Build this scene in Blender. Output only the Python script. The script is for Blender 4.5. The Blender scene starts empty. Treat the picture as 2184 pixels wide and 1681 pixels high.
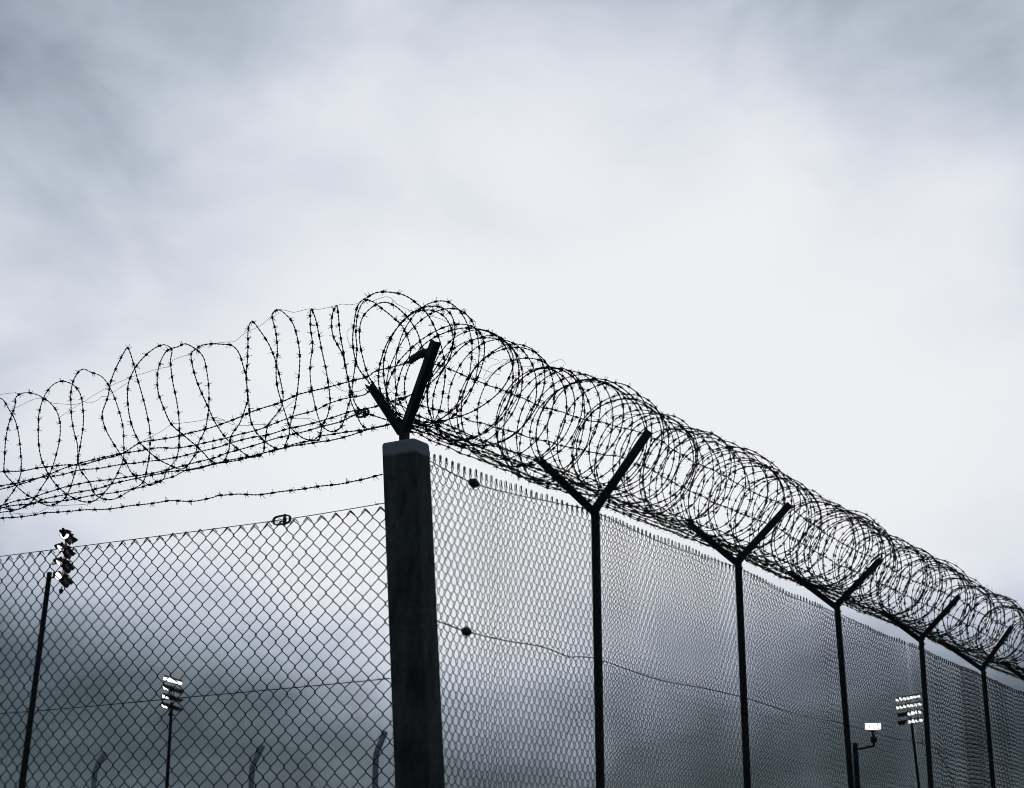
import bpy, math, random
import numpy as np
from mathutils import Vector, Matrix

# ------------------------------------------------------------------ camera
scn = bpy.context.scene
col = scn.collection
cam_d = bpy.data.cameras.new('camera')
cam = bpy.data.objects.new('camera', cam_d)
col.objects.link(cam)
scn.camera = cam
CAM = Vector((-6.6587, -4.6982, 1.6))
_y, _p, _r = (math.radians(a) for a in (31.447, 16.854, 0.098))
FW = Vector((math.cos(_y) * math.cos(_p), math.sin(_y) * math.cos(_p), math.sin(_p)))
_r0 = Vector((math.sin(_y), -math.cos(_y), 0))
_u0 = _r0.cross(FW)
RT = _r0 * math.cos(_r) + _u0 * math.sin(_r)
UP = -_r0 * math.sin(_r) + _u0 * math.cos(_r)
cam.matrix_world = Matrix(((RT.x, UP.x, -FW.x, CAM.x), (RT.y, UP.y, -FW.y, CAM.y),
                           (RT.z, UP.z, -FW.z, CAM.z), (0, 0, 0, 1)))
cam_d.sensor_fit = 'HORIZONTAL'
cam_d.sensor_width = 36.0
cam_d.lens = 36.0 * 3592.6 / 2184
cam_d.clip_start = 0.1
cam_d.clip_end = 6000
cam_d.dof.use_dof = True
cam_d.dof.focus_distance = 8.7
cam_d.dof.aperture_fstop = 20.0

scn.cycles.filter_width = 1.0

# ------------------------------------------------------------------ light
scn.view_settings.view_transform = 'Standard'
scn.view_settings.look = 'None'
scn.view_settings.exposure = 0.0
scn.view_settings.gamma = 1.0
scn.view_settings.use_curve_mapping = False

SUN_EL, SUN_AZ = 17.0, 28.8          # behind the clouds, beyond the fence; azimuth from +X towards +Y
_se, _sa = math.radians(SUN_EL), math.radians(SUN_AZ)
SUN = Vector((math.cos(_se) * math.cos(_sa), math.cos(_se) * math.sin(_sa), math.sin(_se)))
sd = bpy.data.lights.new('sun', 'SUN')
sd.energy = 0.5
sd.angle = math.radians(25)
sd.color = (1.0, 0.97, 0.93)
so = bpy.data.objects.new('sun', sd)
so.rotation_euler = SUN.to_track_quat('Z', 'Y').to_euler()
so.location = (0, 0, 30)
col.objects.link(so)

w = bpy.data.worlds.new('World')
scn.world = w
w.use_nodes = True
nt = w.node_tree
nt.nodes.clear()
N, LK = nt.nodes.new, nt.links.new


def mth(op, a, b=None, c=None, clamp=False):
    n = N('ShaderNodeMath')
    n.operation = op
    n.use_clamp = clamp
    for i, v in enumerate((a, b, c)):
        if v is None:
            continue
        if isinstance(v, (int, float)):
            n.inputs[i].default_value = v
        else:
            LK(v, n.inputs[i])
    return n.outputs[0]


def noise(vec, scale, detail, rough, dist=0.0):
    n = N('ShaderNodeTexNoise')
    n.inputs['Scale'].default_value = scale
    n.inputs['Detail'].default_value = detail
    n.inputs['Roughness'].default_value = rough
    n.inputs['Distortion'].default_value = dist
    LK(vec, n.inputs['Vector'])
    return n.outputs['Fac']


def smooth(v, a, b, lo=0.0, hi=1.0):
    n = N('ShaderNodeMapRange')
    n.interpolation_type = 'SMOOTHSTEP'
    n.inputs['From Min'].default_value = a
    n.inputs['From Max'].default_value = b
    n.inputs['To Min'].default_value = lo
    n.inputs['To Max'].default_value = hi
    LK(v, n.inputs['Value'])
    return n.outputs[0]


tc = N('ShaderNodeTexCoord')
D = tc.outputs['Generated']
sep = N('ShaderNodeSeparateXYZ')
LK(D, sep.inputs[0])
el = mth('MULTIPLY', mth('ARCSINE', sep.outputs[2]), 180 / math.pi)          # elevation, degrees
dot = N('ShaderNodeVectorMath')
dot.operation = 'DOT_PRODUCT'
LK(D, dot.inputs[0])
dot.inputs[1].default_value = SUN
ang = mth('MULTIPLY', mth('ARCCOSINE', mth('MINIMUM', dot.outputs['Value'], 0.99999)), 180 / math.pi)
# the bright patch is wider than it is high, like the layer of cloud it shines through
dele = mth('SUBTRACT', el, SUN_EL)
del2 = mth('MULTIPLY', dele, dele)
ang_w = mth('SQRT', mth('ADD', mth('MULTIPLY', mth('MAXIMUM', mth('SUBTRACT', mth('MULTIPLY', ang, ang), del2), 0.0), 0.36), mth('MULTIPLY', del2, 1.0)))
# streaky cloud coordinates: clouds are flatter than they are wide
mp = N('ShaderNodeMapping')
mp.inputs['Scale'].default_value = (1.0, 1.0, 1.6)
mp.inputs['Rotation'].default_value = (0.25, -0.3, 0.4)
mp.inputs['Location'].default_value = (0.52, 1.54, 6.18)
LK(D, mp.inputs[0])
P = mp.outputs[0]
n_big = noise(P, 3.6, 2, 0.4, 0.2)
n_mid = noise(P, 8.0, 6, 0.52, 0.35)
n_fin = noise(P, 24.0, 5, 0.5, 0.3)
nz = mth('ADD', mth('MULTIPLY', mth('SUBTRACT', n_big, 0.5), 1.0),
         mth('ADD', mth('MULTIPLY', mth('SUBTRACT', n_mid, 0.5), 0.75),
             mth('MULTIPLY', mth('SUBTRACT', n_fin, 0.5), 0.09)))
# thin cloud lit by the sun behind it, thicker cloud away from it
glow = smooth(mth('ADD', ang_w, mth('MULTIPLY', nz, 12.0)), 24.5, 4.0, 0.12, 1.0)
# low bank of heavy cloud with a ragged upper edge
bank = smooth(mth('ADD', mth('SUBTRACT', el, mth('MULTIPLY', ang, 0.42)), mth('MULTIPLY', nz, -4.0)), -3.0, 6.5, 0.0, 1.0)
bank_tone = mth('ADD', smooth(el, -1.0, 14.0, 0.03, 0.24), mth('MULTIPLY', mth('ADD', nz, mth('MULTIPLY', mth('SUBTRACT', n_fin, 0.5), 0.6)), -0.42))
mixb = N('ShaderNodeMix')
mixb.data_type = 'FLOAT'
LK(bank, mixb.inputs[0])
LK(bank_tone, mixb.inputs[2])
LK(glow, mixb.inputs[3])
tone = mth('MULTIPLY', mixb.outputs[0], 1.0, clamp=True)
ramp = N('ShaderNodeValToRGB')
cr = ramp.color_ramp
cr.interpolation = 'B_SPLINE'
stops = [(0.0, (.050, .074, .092)), (0.12, (.085, .118, .142)), (0.3, (.19, .235, .285)), (0.55, (.455, .52, .62)),
         (0.78, (.72, .755, .825)), (1.0, (.875, .885, .905))]
while len(cr.elements) < len(stops):
    cr.elements.new(0.5)
for e, (p_, c_) in zip(cr.elements, stops):
    e.position = p_
    e.color = (*c_, 1)
LK(tone, ramp.inputs[0])
sky = N('ShaderNodeTexSky')
sky.sky_type = 'NISHITA'
sky.sun_disc = False
sky.sun_elevation = _se
sky.sun_rotation = math.pi / 2 - _sa
sky.air_density = 1.0
sky.dust_density = 0.6
sc10 = N('ShaderNodeVectorMath')
sc10.operation = 'SCALE'
LK(ramp.outputs[0], sc10.inputs[0])
sc10.inputs['Scale'].default_value = 10.0
mx = N('ShaderNodeMix')
mx.data_type = 'RGBA'
mx.inputs[0].default_value = 0.994       # cloud cover over the clear sky
LK(sky.outputs[0], mx.inputs[6])
LK(sc10.outputs[0], mx.inputs[7])
bg = N('ShaderNodeBackground')
bg.inputs['Strength'].default_value = 0.1
LK(mx.outputs[2], bg.inputs[0])
wo = N('ShaderNodeOutputWorld')
LK(bg.outputs[0], wo.inputs[0])

RT_np = np.array(RT)

# ------------------------------------------------------------------ measured wire runs (metres)
LEFT_COIL = [
[(-0.034,0.206,3.898),(-0.087,0.211,3.915),(-0.159,0.195,3.958),(-0.218,0.186,4.008),(-0.262,0.165,4.081),(-0.27,0.173,4.132),(-0.248,0.218,4.242),(-0.228,0.257,4.288),(-0.156,0.363,4.411),(-0.075,0.428,4.528),(-0.027,0.453,4.59),(0,0.456,4.619),(0.068,0.497,4.588),(0.163,0.557,4.535),(0.246,0.592,4.449),(0.27,0.586,4.354),(0.239,0.529,4.225),(0.205,0.507,4.162),(0.14,0.48,4.072),(0.051,0.441,3.967)],
[(-0.034,0.421,3.919),(-0.063,0.43,3.913),(-0.107,0.438,3.925),(-0.143,0.434,3.945),(-0.225,0.403,4.017),(-0.268,0.398,4.11),(-0.258,0.415,4.216),(-0.194,0.455,4.351),(-0.106,0.544,4.489),(-0.044,0.599,4.577),(0,0.626,4.635),(0.068,0.649,4.6),(0.154,0.694,4.545),(0.223,0.723,4.477),(0.267,0.722,4.38),(0.262,0.696,4.274),(0.227,0.658,4.175),(0.174,0.627,4.082),(0.116,0.618,4.012),(0.051,0.578,3.93)],
[(-0.034,0.533,3.887),(-0.104,0.566,3.888),(-0.176,0.589,3.93),(-0.22,0.588,3.979),(-0.267,0.606,4.094),(-0.26,0.632,4.21),(-0.212,0.671,4.341),(-0.132,0.753,4.487),(-0.056,0.848,4.611),(-0.027,0.863,4.653),(0,0.854,4.671),(0.042,0.843,4.66),(0.1,0.839,4.632),(0.173,0.86,4.576),(0.243,0.891,4.487),(0.27,0.913,4.387),(0.25,0.906,4.264),(0.192,0.878,4.14),(0.129,0.847,4.045),(0.088,0.817,3.988),(0.051,0.801,3.942)],
[(-0.034,0.751,3.877),(-0.08,0.77,3.871),(-0.166,0.795,3.909),(-0.233,0.808,3.979),(-0.269,0.8,4.086),(-0.254,0.834,4.206),(-0.196,0.886,4.339),(-0.109,0.962,4.483),(-0.034,1.028,4.598),(0,1.031,4.635),(0.054,1.029,4.608),(0.124,1.033,4.563),(0.197,1.038,4.499),(0.254,1.04,4.404),(0.269,1.018,4.286),(0.258,1.014,4.222),(0.241,1.027,4.179),(0.193,1.048,4.102),(0.122,1.008,3.992),(0.051,0.962,3.894)],
[(-0.034,0.959,3.855),(-0.084,0.975,3.868),(-0.169,1.002,3.911),(-0.241,1.032,3.99),(-0.269,1.071,4.085),(-0.27,1.066,4.081),(-0.252,1.155,4.202),(-0.189,1.266,4.35),(-0.118,1.354,4.473),(-0.056,1.347,4.535),(0,1.324,4.558),(0.074,1.298,4.57),(0.121,1.278,4.576),(0.17,1.266,4.549),(0.225,1.278,4.489),(0.261,1.278,4.415),(0.266,1.271,4.3),(0.255,1.272,4.256),(0.205,1.261,4.148),(0.131,1.255,4.053),(0.051,1.197,3.946)],
[(-0.034,1.158,3.855),(-0.087,1.188,3.851),(-0.155,1.208,3.898),(-0.247,1.29,3.996),(-0.263,1.329,4.036),(-0.27,1.366,4.096),(-0.254,1.443,4.216),(-0.205,1.511,4.351),(-0.145,1.548,4.463),(-0.093,1.553,4.535),(-0.041,1.527,4.566),(0,1.509,4.592),(0.072,1.497,4.579),(0.139,1.498,4.547),(0.22,1.536,4.474),(0.265,1.555,4.382),(0.26,1.548,4.264),(0.203,1.517,4.136),(0.134,1.496,4.044),(0.051,1.448,3.943)],
[(-0.034,1.445,3.856),(-0.106,1.487,3.872),(-0.173,1.529,3.908),(-0.234,1.58,3.978),(-0.267,1.62,4.082),(-0.263,1.66,4.205),(-0.226,1.7,4.335),(-0.169,1.709,4.444),(-0.102,1.701,4.533),(-0.038,1.683,4.595),(0,1.661,4.612),(0.045,1.654,4.594),(0.107,1.716,4.552),(0.195,1.775,4.471),(0.254,1.791,4.371),(0.269,1.778,4.254),(0.239,1.738,4.121),(0.176,1.691,3.995),(0.1,1.689,3.906),(0.051,1.662,3.843)],
[(-0.034,1.678,3.796),(-0.06,1.688,3.805),(-0.132,1.715,3.841),(-0.196,1.717,3.906),(-0.243,1.745,3.974),(-0.269,1.801,4.064),(-0.269,1.829,4.121),(-0.262,1.845,4.176),(-0.227,1.85,4.278),(-0.169,1.89,4.397),(-0.101,1.924,4.506),(-0.04,1.949,4.594),(0,1.956,4.644),(0.073,1.978,4.589),(0.148,2.011,4.521),(0.216,2.027,4.436),(0.258,2.027,4.342),(0.269,1.999,4.221),(0.241,1.961,4.088),(0.196,1.927,3.986),(0.126,1.887,3.87),(0.051,1.91,3.81)],
[(-0.034,1.952,3.748),(-0.116,1.991,3.756),(-0.185,1.988,3.819),(-0.234,2.01,3.88),(-0.258,2.007,3.936),(-0.27,2.011,4.014),(-0.252,2.078,4.137),(-0.194,2.169,4.283),(-0.125,2.246,4.408),(-0.051,2.298,4.52),(0,2.299,4.574),(0.047,2.283,4.566),(0.111,2.257,4.55),(0.185,2.249,4.489),(0.245,2.246,4.401),(0.27,2.219,4.289),(0.251,2.177,4.16),(0.216,2.136,4.069),(0.192,2.125,4.025),(0.122,2.097,3.923),(0.051,2.08,3.842)],
[(-0.034,2.078,3.761),(-0.098,2.114,3.742),(-0.172,2.163,3.775),(-0.226,2.21,3.832),(-0.264,2.262,3.929),(-0.266,2.316,4.048),(-0.234,2.369,4.177),(-0.172,2.433,4.317),(-0.109,2.469,4.424),(-0.05,2.473,4.496),(0,2.447,4.521),(0.067,2.43,4.509),(0.129,2.437,4.471),(0.194,2.477,4.41),(0.251,2.523,4.321),(0.27,2.552,4.214),(0.245,2.541,4.101),(0.175,2.494,3.966),(0.102,2.452,3.867),(0.051,2.438,3.813)],
[(-0.034,2.452,3.773),(-0.124,2.479,3.801),(-0.183,2.506,3.83),(-0.249,2.563,3.904),(-0.263,2.584,3.944),(-0.27,2.582,4.008),(-0.245,2.612,4.136),(-0.182,2.667,4.269),(-0.103,2.722,4.39),(-0.053,2.775,4.467),(0,2.764,4.502),(0.074,2.738,4.503),(0.157,2.71,4.469),(0.224,2.702,4.395),(0.266,2.728,4.291),(0.263,2.741,4.176),(0.212,2.726,4.047),(0.14,2.71,3.944),(0.051,2.681,3.842)],
[(-0.034,2.711,3.78),(-0.124,2.749,3.788),(-0.21,2.777,3.857),(-0.262,2.81,3.96),(-0.261,2.87,4.108),(-0.215,2.941,4.241),(-0.148,2.993,4.36),(-0.068,3.016,4.461),(0,3.003,4.51),(0.049,2.996,4.503),(0.104,3.012,4.472),(0.176,3.029,4.421),(0.241,3.056,4.34),(0.27,3.056,4.232),(0.248,3.012,4.109),(0.208,2.989,4.027),(0.171,2.976,3.974),(0.051,2.934,3.845)],
[(-0.034,2.974,3.758),(-0.149,3.02,3.797),(-0.233,3.067,3.878),(-0.269,3.121,3.99),(-0.25,3.192,4.145),(-0.171,3.256,4.316),(-0.078,3.285,4.441),(-0,3.274,4.503),(0.087,3.273,4.48),(0.178,3.285,4.425),(0.259,3.318,4.308),(0.263,3.305,4.178),(0.204,3.263,4.041),(0.051,3.174,3.854)],
[(-0.034,3.24,3.76),(-0.143,3.292,3.783),(-0.231,3.348,3.866),(-0.269,3.418,3.99),(-0.248,3.482,4.147),(-0.168,3.55,4.321),(-0.076,3.582,4.446),(0,3.567,4.503),(0.094,3.56,4.475),(0.187,3.572,4.408),(0.26,3.597,4.287),(0.261,3.584,4.144),(0.185,3.538,3.983),(0.051,3.485,3.833)],
[(-0.034,3.539,3.746),(-0.145,3.589,3.769),(-0.237,3.645,3.863),(-0.269,3.694,3.977),(-0.248,3.761,4.136),(-0.166,3.835,4.312),(-0.072,3.872,4.44),(-0,3.868,4.502),(0.096,3.863,4.469),(0.194,3.881,4.392),(0.263,3.9,4.267),(0.261,3.891,4.132),(0.191,3.857,3.983),(0.051,3.793,3.819)]]
CORNER_COIL = [
[(-0.09,-0.045,3.881),(-0.113,0.058,4.012),(-0.127,0.14,4.112),(-0.143,0.208,4.216),(-0.146,0.235,4.345),(-0.142,0.229,4.478),(-0.142,0.206,4.54),(-0.14,0.16,4.565),(-0.13,0.087,4.585),(-0.102,-0.026,4.563),(-0.089,-0.111,4.503),(-0.081,-0.182,4.427),(-0.076,-0.234,4.325),(-0.07,-0.265,4.221),(-0.062,-0.278,4.111),(-0.058,-0.264,4.005),(-0.05,-0.233,3.914),(-0.054,-0.168,3.832)],
[(0.035,-0.019,3.892),(0.023,0.063,3.954),(0.019,0.125,4.027),(0.016,0.173,4.102),(-0.005,0.232,4.192),(-0.019,0.26,4.286),(-0.037,0.275,4.396),(-0.047,0.257,4.49),(-0.045,0.203,4.545),(-0.035,0.126,4.568),(-0.03,0.055,4.534),(-0.02,-0.02,4.46),(-0.019,-0.072,4.376),(-0.021,-0.103,4.301),(-0.012,-0.132,4.231),(-0.002,-0.144,4.138),(0.002,-0.125,4.077),(0.001,-0.081,3.985),(0.002,-0.027,3.918)],
[(0.065,0.086,3.938),(0.012,0.231,3.994),(0.005,0.297,4.031),(0.003,0.342,4.128),(0.021,0.339,4.283),(0.028,0.337,4.37),(0.02,0.341,4.458),(0.013,0.325,4.561),(0.011,0.286,4.618),(0.01,0.234,4.605),(0.008,0.178,4.56),(0.017,0.105,4.497),(0.023,0.041,4.427),(0.024,-0.003,4.32),(0.01,-0.007,4.258),(-0.008,0.014,4.209),(-0.018,0.039,4.122),(-0.011,0.055,4.032),(0.01,0.062,3.968),(0.043,0.063,3.929)]]
LEFT_STRANDS = {'a':[(-0.24,-0.142,4.128),(-0.24,0.015,4.118),(-0.24,0.062,4.1),(-0.24,0.184,4.094),(-0.24,0.316,4.085),(-0.24,0.401,4.084),(-0.24,0.504,4.074),(-0.24,0.635,4.049),(-0.24,0.769,4.032),(-0.24,0.895,4.012),(-0.24,1.032,3.991),(-0.24,1.117,3.981),(-0.24,1.295,3.972),(-0.24,1.444,3.972),(-0.24,1.573,3.973),(-0.24,1.7,3.927),(-0.24,1.849,3.919),(-0.24,1.995,3.907),(-0.24,2.127,3.922),(-0.24,2.292,3.933),(-0.24,2.464,3.932),(-0.24,2.642,3.95),(-0.24,2.965,3.957),(-0.24,3.299,3.962)],'b':[(0.22,0.419,4.187),(0.22,0.521,4.18),(0.22,0.652,4.169),(0.22,0.756,4.145),(0.22,0.9,4.135),(0.22,1.022,4.117),(0.22,1.144,4.094),(0.22,1.275,4.085),(0.22,1.407,4.077),(0.22,1.397,4.078),(0.22,1.522,4.073),(0.22,1.643,4.071),(0.22,1.767,4.078),(0.22,1.886,4.093),(0.22,2.013,4.095),(0.22,2.257,4.096),(0.22,2.394,4.09),(0.22,2.659,4.064),(0.22,2.805,4.04),(0.22,2.943,4.033),(0.22,3.157,4.031),(0.22,3.5,4.025),(0.22,3.74,4.025)],'c':[(0.15,0.255,4.086),(0.15,0.328,4.078),(0.15,0.451,4.077),(0.15,0.594,4.06),(0.15,0.745,4.047),(0.15,0.893,4.041),(0.15,1.024,4.028),(0.15,1.182,4.027),(0.15,1.332,4.012),(0.15,1.332,4.012),(0.15,1.484,4.002),(0.15,1.621,3.993),(0.15,1.772,3.996),(0.15,1.926,3.998),(0.15,2.083,4.008),(0.15,2.26,4.007),(0.15,2.411,4.016),(0.15,2.568,4.008),(0.15,2.729,4.012),(0.15,3.007,3.986),(0.15,3.413,3.975),(0.15,3.664,3.971)],'d':[(0.12,0.314,4.049),(0.12,0.405,4.044),(0.12,0.496,4.023),(0.12,0.616,4.013),(0.12,0.738,4.004),(0.12,0.862,3.994),(0.12,0.958,3.988),(0.12,1.094,3.972),(0.12,1.312,3.95),(0.12,1.313,3.945),(0.12,1.441,3.936),(0.12,1.709,3.917),(0.12,1.837,3.909),(0.12,1.962,3.914),(0.12,2.1,3.916),(0.12,2.302,3.923),(0.12,2.458,3.922),(0.12,2.608,3.908),(0.12,2.76,3.889),(0.12,2.922,3.881),(0.12,3.027,3.871),(0.12,3.364,3.871),(0.12,3.628,3.873)],'e':[(0.02,0.079,3.925),(0.02,0.122,3.924),(0.02,0.237,3.919),(0.02,0.417,3.922),(0.02,0.554,3.927),(0.02,0.599,3.912),(0.02,0.711,3.907),(0.02,0.795,3.895),(0.02,0.938,3.884),(0.02,1.024,3.88),(0.02,1.181,3.878),(0.02,1.33,3.87),(0.02,1.326,3.87),(0.02,1.46,3.863),(0.02,1.554,3.84),(0.02,1.627,3.832),(0.02,1.776,3.811),(0.02,1.892,3.803),(0.02,2.01,3.804),(0.02,2.13,3.806),(0.02,2.276,3.805),(0.02,2.405,3.803),(0.02,2.601,3.817),(0.02,2.778,3.796),(0.02,2.908,3.798),(0.02,3.24,3.799),(0.02,3.527,3.793)],'f':[(-0.04,0.079,3.9),(-0.04,0.219,3.893),(-0.04,0.312,3.882),(-0.04,0.419,3.874),(-0.04,0.524,3.876),(-0.04,0.643,3.876),(-0.04,0.811,3.869),(-0.04,0.992,3.851),(-0.04,1.167,3.851),(-0.04,1.196,3.854),(-0.04,1.349,3.84),(-0.04,1.562,3.85),(-0.04,1.803,3.842),(-0.04,1.937,3.836),(-0.04,2.055,3.824),(-0.04,2.187,3.82),(-0.04,2.463,3.816),(-0.04,2.599,3.8),(-0.04,2.765,3.806),(-0.04,3.171,3.798),(-0.04,3.469,3.79)],'g':[(-0.02,0.121,3.655),(-0.02,0.138,3.655),(-0.02,0.217,3.652),(-0.02,0.362,3.641),(-0.02,0.502,3.644),(-0.02,0.634,3.644),(-0.02,0.774,3.649),(-0.02,0.915,3.649),(-0.02,1.06,3.668),(-0.02,1.207,3.681),(-0.02,1.212,3.678),(-0.02,1.359,3.67),(-0.02,1.505,3.686),(-0.02,1.653,3.693),(-0.02,1.798,3.699),(-0.02,1.955,3.699),(-0.02,2.093,3.71),(-0.02,2.239,3.722),(-0.02,2.393,3.73),(-0.02,2.537,3.737),(-0.02,2.708,3.737),(-0.02,2.857,3.747),(-0.02,3.189,3.761),(-0.02,3.505,3.778)]}
TIES = [
[(0,2.868,4.437),(0,2.84,4.423),(0,2.794,4.427),(0,2.731,4.443),(-0,2.648,4.451),(0,2.587,4.43),(0,2.52,4.401),(0,2.416,4.379),(0,2.352,4.367),(0,2.278,4.37),(0,2.182,4.402),(0,2.075,4.432),(0,1.98,4.45),(0,1.873,4.465),(0,1.791,4.47),(0,1.721,4.477),(0,1.65,4.477),(0,1.609,4.472)],
[(-0.1,2.349,4.244),(-0.1,2.361,4.264),(-0.1,2.342,4.268),(-0.1,2.256,4.299),(-0.1,2.173,4.328),(-0.1,2.123,4.316),(-0.1,2.063,4.321),(-0.1,2.029,4.338),(-0.1,1.98,4.335),(-0.1,1.923,4.357),(-0.1,1.831,4.39)],
[(0,1.606,4.499),(0,1.595,4.511),(0,1.538,4.52),(0,1.469,4.526),(0,1.442,4.54),(-0,1.38,4.552),(0,1.341,4.56),(0,1.279,4.556),(0,1.218,4.551),(-0,1.152,4.544),(0,1.099,4.571),(0,1.05,4.587),(0,0.992,4.597),(-0,0.943,4.617),(0,0.906,4.646),(-0,0.888,4.669),(0,0.854,4.673),(0,0.809,4.661),(-0,0.75,4.638),(-0,0.702,4.637),(0,0.645,4.638),(0,0.569,4.622),(0,0.456,4.623),(-0,0.419,4.623),(0,0.373,4.61),(0,0.317,4.607)],
[(0.1,1.883,4.107),(0.1,1.784,4.131),(0.1,1.716,4.154),(0.1,1.671,4.174),(0.1,1.601,4.169),(0.1,1.532,4.165),(0.1,1.44,4.163),(0.1,1.367,4.168),(0.1,1.28,4.135),(0.1,1.421,4.165),(0.1,1.37,4.167),(0.1,1.318,4.153),(0.1,1.276,4.133),(0.1,1.229,4.108),(0.1,1.184,4.095),(0.1,1.123,4.085),(0.1,1.064,4.082),(0.1,0.975,4.073),(0.1,0.938,4.095),(0.1,0.9,4.121),(0.1,0.844,4.152),(0.1,0.779,4.189)],
[(0.15,0.9,4.094),(0.15,0.862,4.096),(0.15,0.823,4.094),(0.15,0.765,4.085),(0.15,0.717,4.074),(0.15,0.683,4.057),(0.15,0.659,4.041)],
[(-0.05,2.723,3.758),(-0.05,2.645,3.744),(-0.05,2.568,3.735),(-0.05,2.493,3.74),(-0.05,2.433,3.758),(-0.05,2.359,3.756),(-0.05,2.26,3.749),(-0.05,2.15,3.74),(-0.05,2.102,3.743),(-0.05,2.055,3.751),(-0.05,1.936,3.745)],
[(0,3.143,4.543),(0,3.06,4.535),(0,2.979,4.526),(0,2.898,4.521),(0,2.831,4.511),(0,2.775,4.485)],
[(0.05,0.579,4.293),(0.05,0.545,4.256),(0.05,0.506,4.211),(0.05,0.467,4.178),(0.05,0.43,4.159),(0.05,0.384,4.153),(0.05,0.338,4.142),(0.05,0.293,4.154),(0.05,0.266,4.158)],
[(0,0.345,4.469),(0,0.368,4.476),(-0,0.383,4.468),(0,0.385,4.441),(0,0.374,4.408),(0,0.36,4.382),(0,0.35,4.369)]]
CORNER_TIES = [
[(-0.147,0.145,4.554),(-0.139,0.132,4.539),(-0.121,0.102,4.554),(-0.098,0.065,4.566),(-0.083,0.04,4.554),(-0.073,0.024,4.531),(-0.053,-0.01,4.508),(-0.03,-0.047,4.489),(-0.011,-0.078,4.484)],
[(0.004,-0.102,4.484),(0.022,-0.133,4.512),(0.037,-0.157,4.52),(0.045,-0.169,4.512),(0.043,-0.167,4.497)],
[(0.016,-0.122,4.461),(0.031,-0.146,4.456),(0.052,-0.18,4.443),(0.07,-0.21,4.422),(0.09,-0.243,4.408)],
[(-0.005,-0.087,4.509),(0.01,-0.112,4.517),(0.027,-0.141,4.521),(0.042,-0.165,4.523),(0.047,-0.172,4.509)],
[(0.117,-0.287,4.462),(0.131,-0.311,4.444),(0.14,-0.326,4.42),(0.138,-0.321,4.402)],
[(-0.115,0.092,4.157),(-0.113,0.089,4.149),(-0.126,0.11,4.137),(-0.124,0.108,4.122),(-0.116,0.093,4.113),(-0.104,0.074,4.108),(-0.092,0.054,4.087),(-0.074,0.025,4.052),(-0.056,-0.004,4.038)],
[(0.138,-0.322,4.223),(0.147,-0.337,4.197),(0.159,-0.356,4.179),(0.174,-0.38,4.167),(0.188,-0.404,4.156),(0.204,-0.43,4.15)]]

# ------------------------------------------------------------------ helpers
rnd = random.Random(7)
npr = np.random.RandomState(11)


def mat(name, base, rough=0.6, spec=0.2, var=0.3, scale=30.0, bump=0.0, metallic=0.0):
    m = bpy.data.materials.new(name)
    m.use_nodes = True
    t = m.node_tree
    b = t.nodes['Principled BSDF']
    b.inputs['Roughness'].default_value = rough
    b.inputs['Specular IOR Level'].default_value = spec
    b.inputs['Metallic'].default_value = metallic
    g = t.nodes.new('ShaderNodeNewGeometry')
    n = t.nodes.new('ShaderNodeTexNoise')
    n.inputs['Scale'].default_value = scale
    n.inputs['Detail'].default_value = 5
    t.links.new(g.outputs['Position'], n.inputs['Vector'])
    r = t.nodes.new('ShaderNodeValToRGB')
    r.color_ramp.elements[0].position = 0.3
    r.color_ramp.elements[1].position = 0.72
    r.color_ramp.elements[0].color = (*[c * (1 - var) for c in base], 1)
    r.color_ramp.elements[1].color = (*[c * (1 + var) for c in base], 1)
    t.links.new(n.outputs['Fac'], r.inputs[0])
    t.links.new(r.outputs[0], b.inputs['Base Color'])
    if bump:
        bp = t.nodes.new('ShaderNodeBump')
        bp.inputs['Strength'].default_value = bump
        bp.inputs['Distance'].default_value = 0.004
        t.links.new(n.outputs['Fac'], bp.inputs['Height'])
        t.links.new(bp.outputs[0], b.inputs['Normal'])
    return m


M_BARB = mat('weathered_barbed_wire', (.014, .016, .018), .6, .1, .4, 60)
M_LINK = mat('galvanised_chain_link', (.009, .015, .017), .6, .08, .4, 40)
M_STEEL = mat('dark_painted_steel', (.030, .034, .038), .55, .25, .35, 25, .15)
M_FIT = mat('oxidised_fittings', (.045, .050, .054), .5, .3, .4, 90)
M_TIE = mat('thin_tie_wire', (.035, .038, .042), .6, .2, .3, 60)
M_CRANK = mat('galvanised_tube', (.25, .30, .33), .5, .3, .4, 14, .1)
M_MAST = mat('mast_steel', (.020, .021, .023), .6, .2, .3, 2)
M_LAMPB = mat('lamp_housing', (.018, .018, .019), .5, .2, .2, 6)
M_GROUND = mat('worn_grass', (.050, .060, .032), .95, .1, .5, 1.3, .3)
M_BARK = mat('bark', (.035, .030, .025), .9, .1, .4, 8)
M_LEAF = mat('leaf', (.030, .042, .022), .7, .2, .4, 3)


def m_lens():
    m = bpy.data.materials.new('lit_lamp_lens')
    m.use_nodes = True
    b = m.node_tree.nodes['Principled BSDF']
    b.inputs['Base Color'].default_value = (.8, .8, .8, 1)
    b.inputs['Emission Color'].default_value = (1, .985, .96, 1)
    b.inputs['Emission Strength'].default_value = 2.2
    return m


M_LENS = m_lens()


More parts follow.
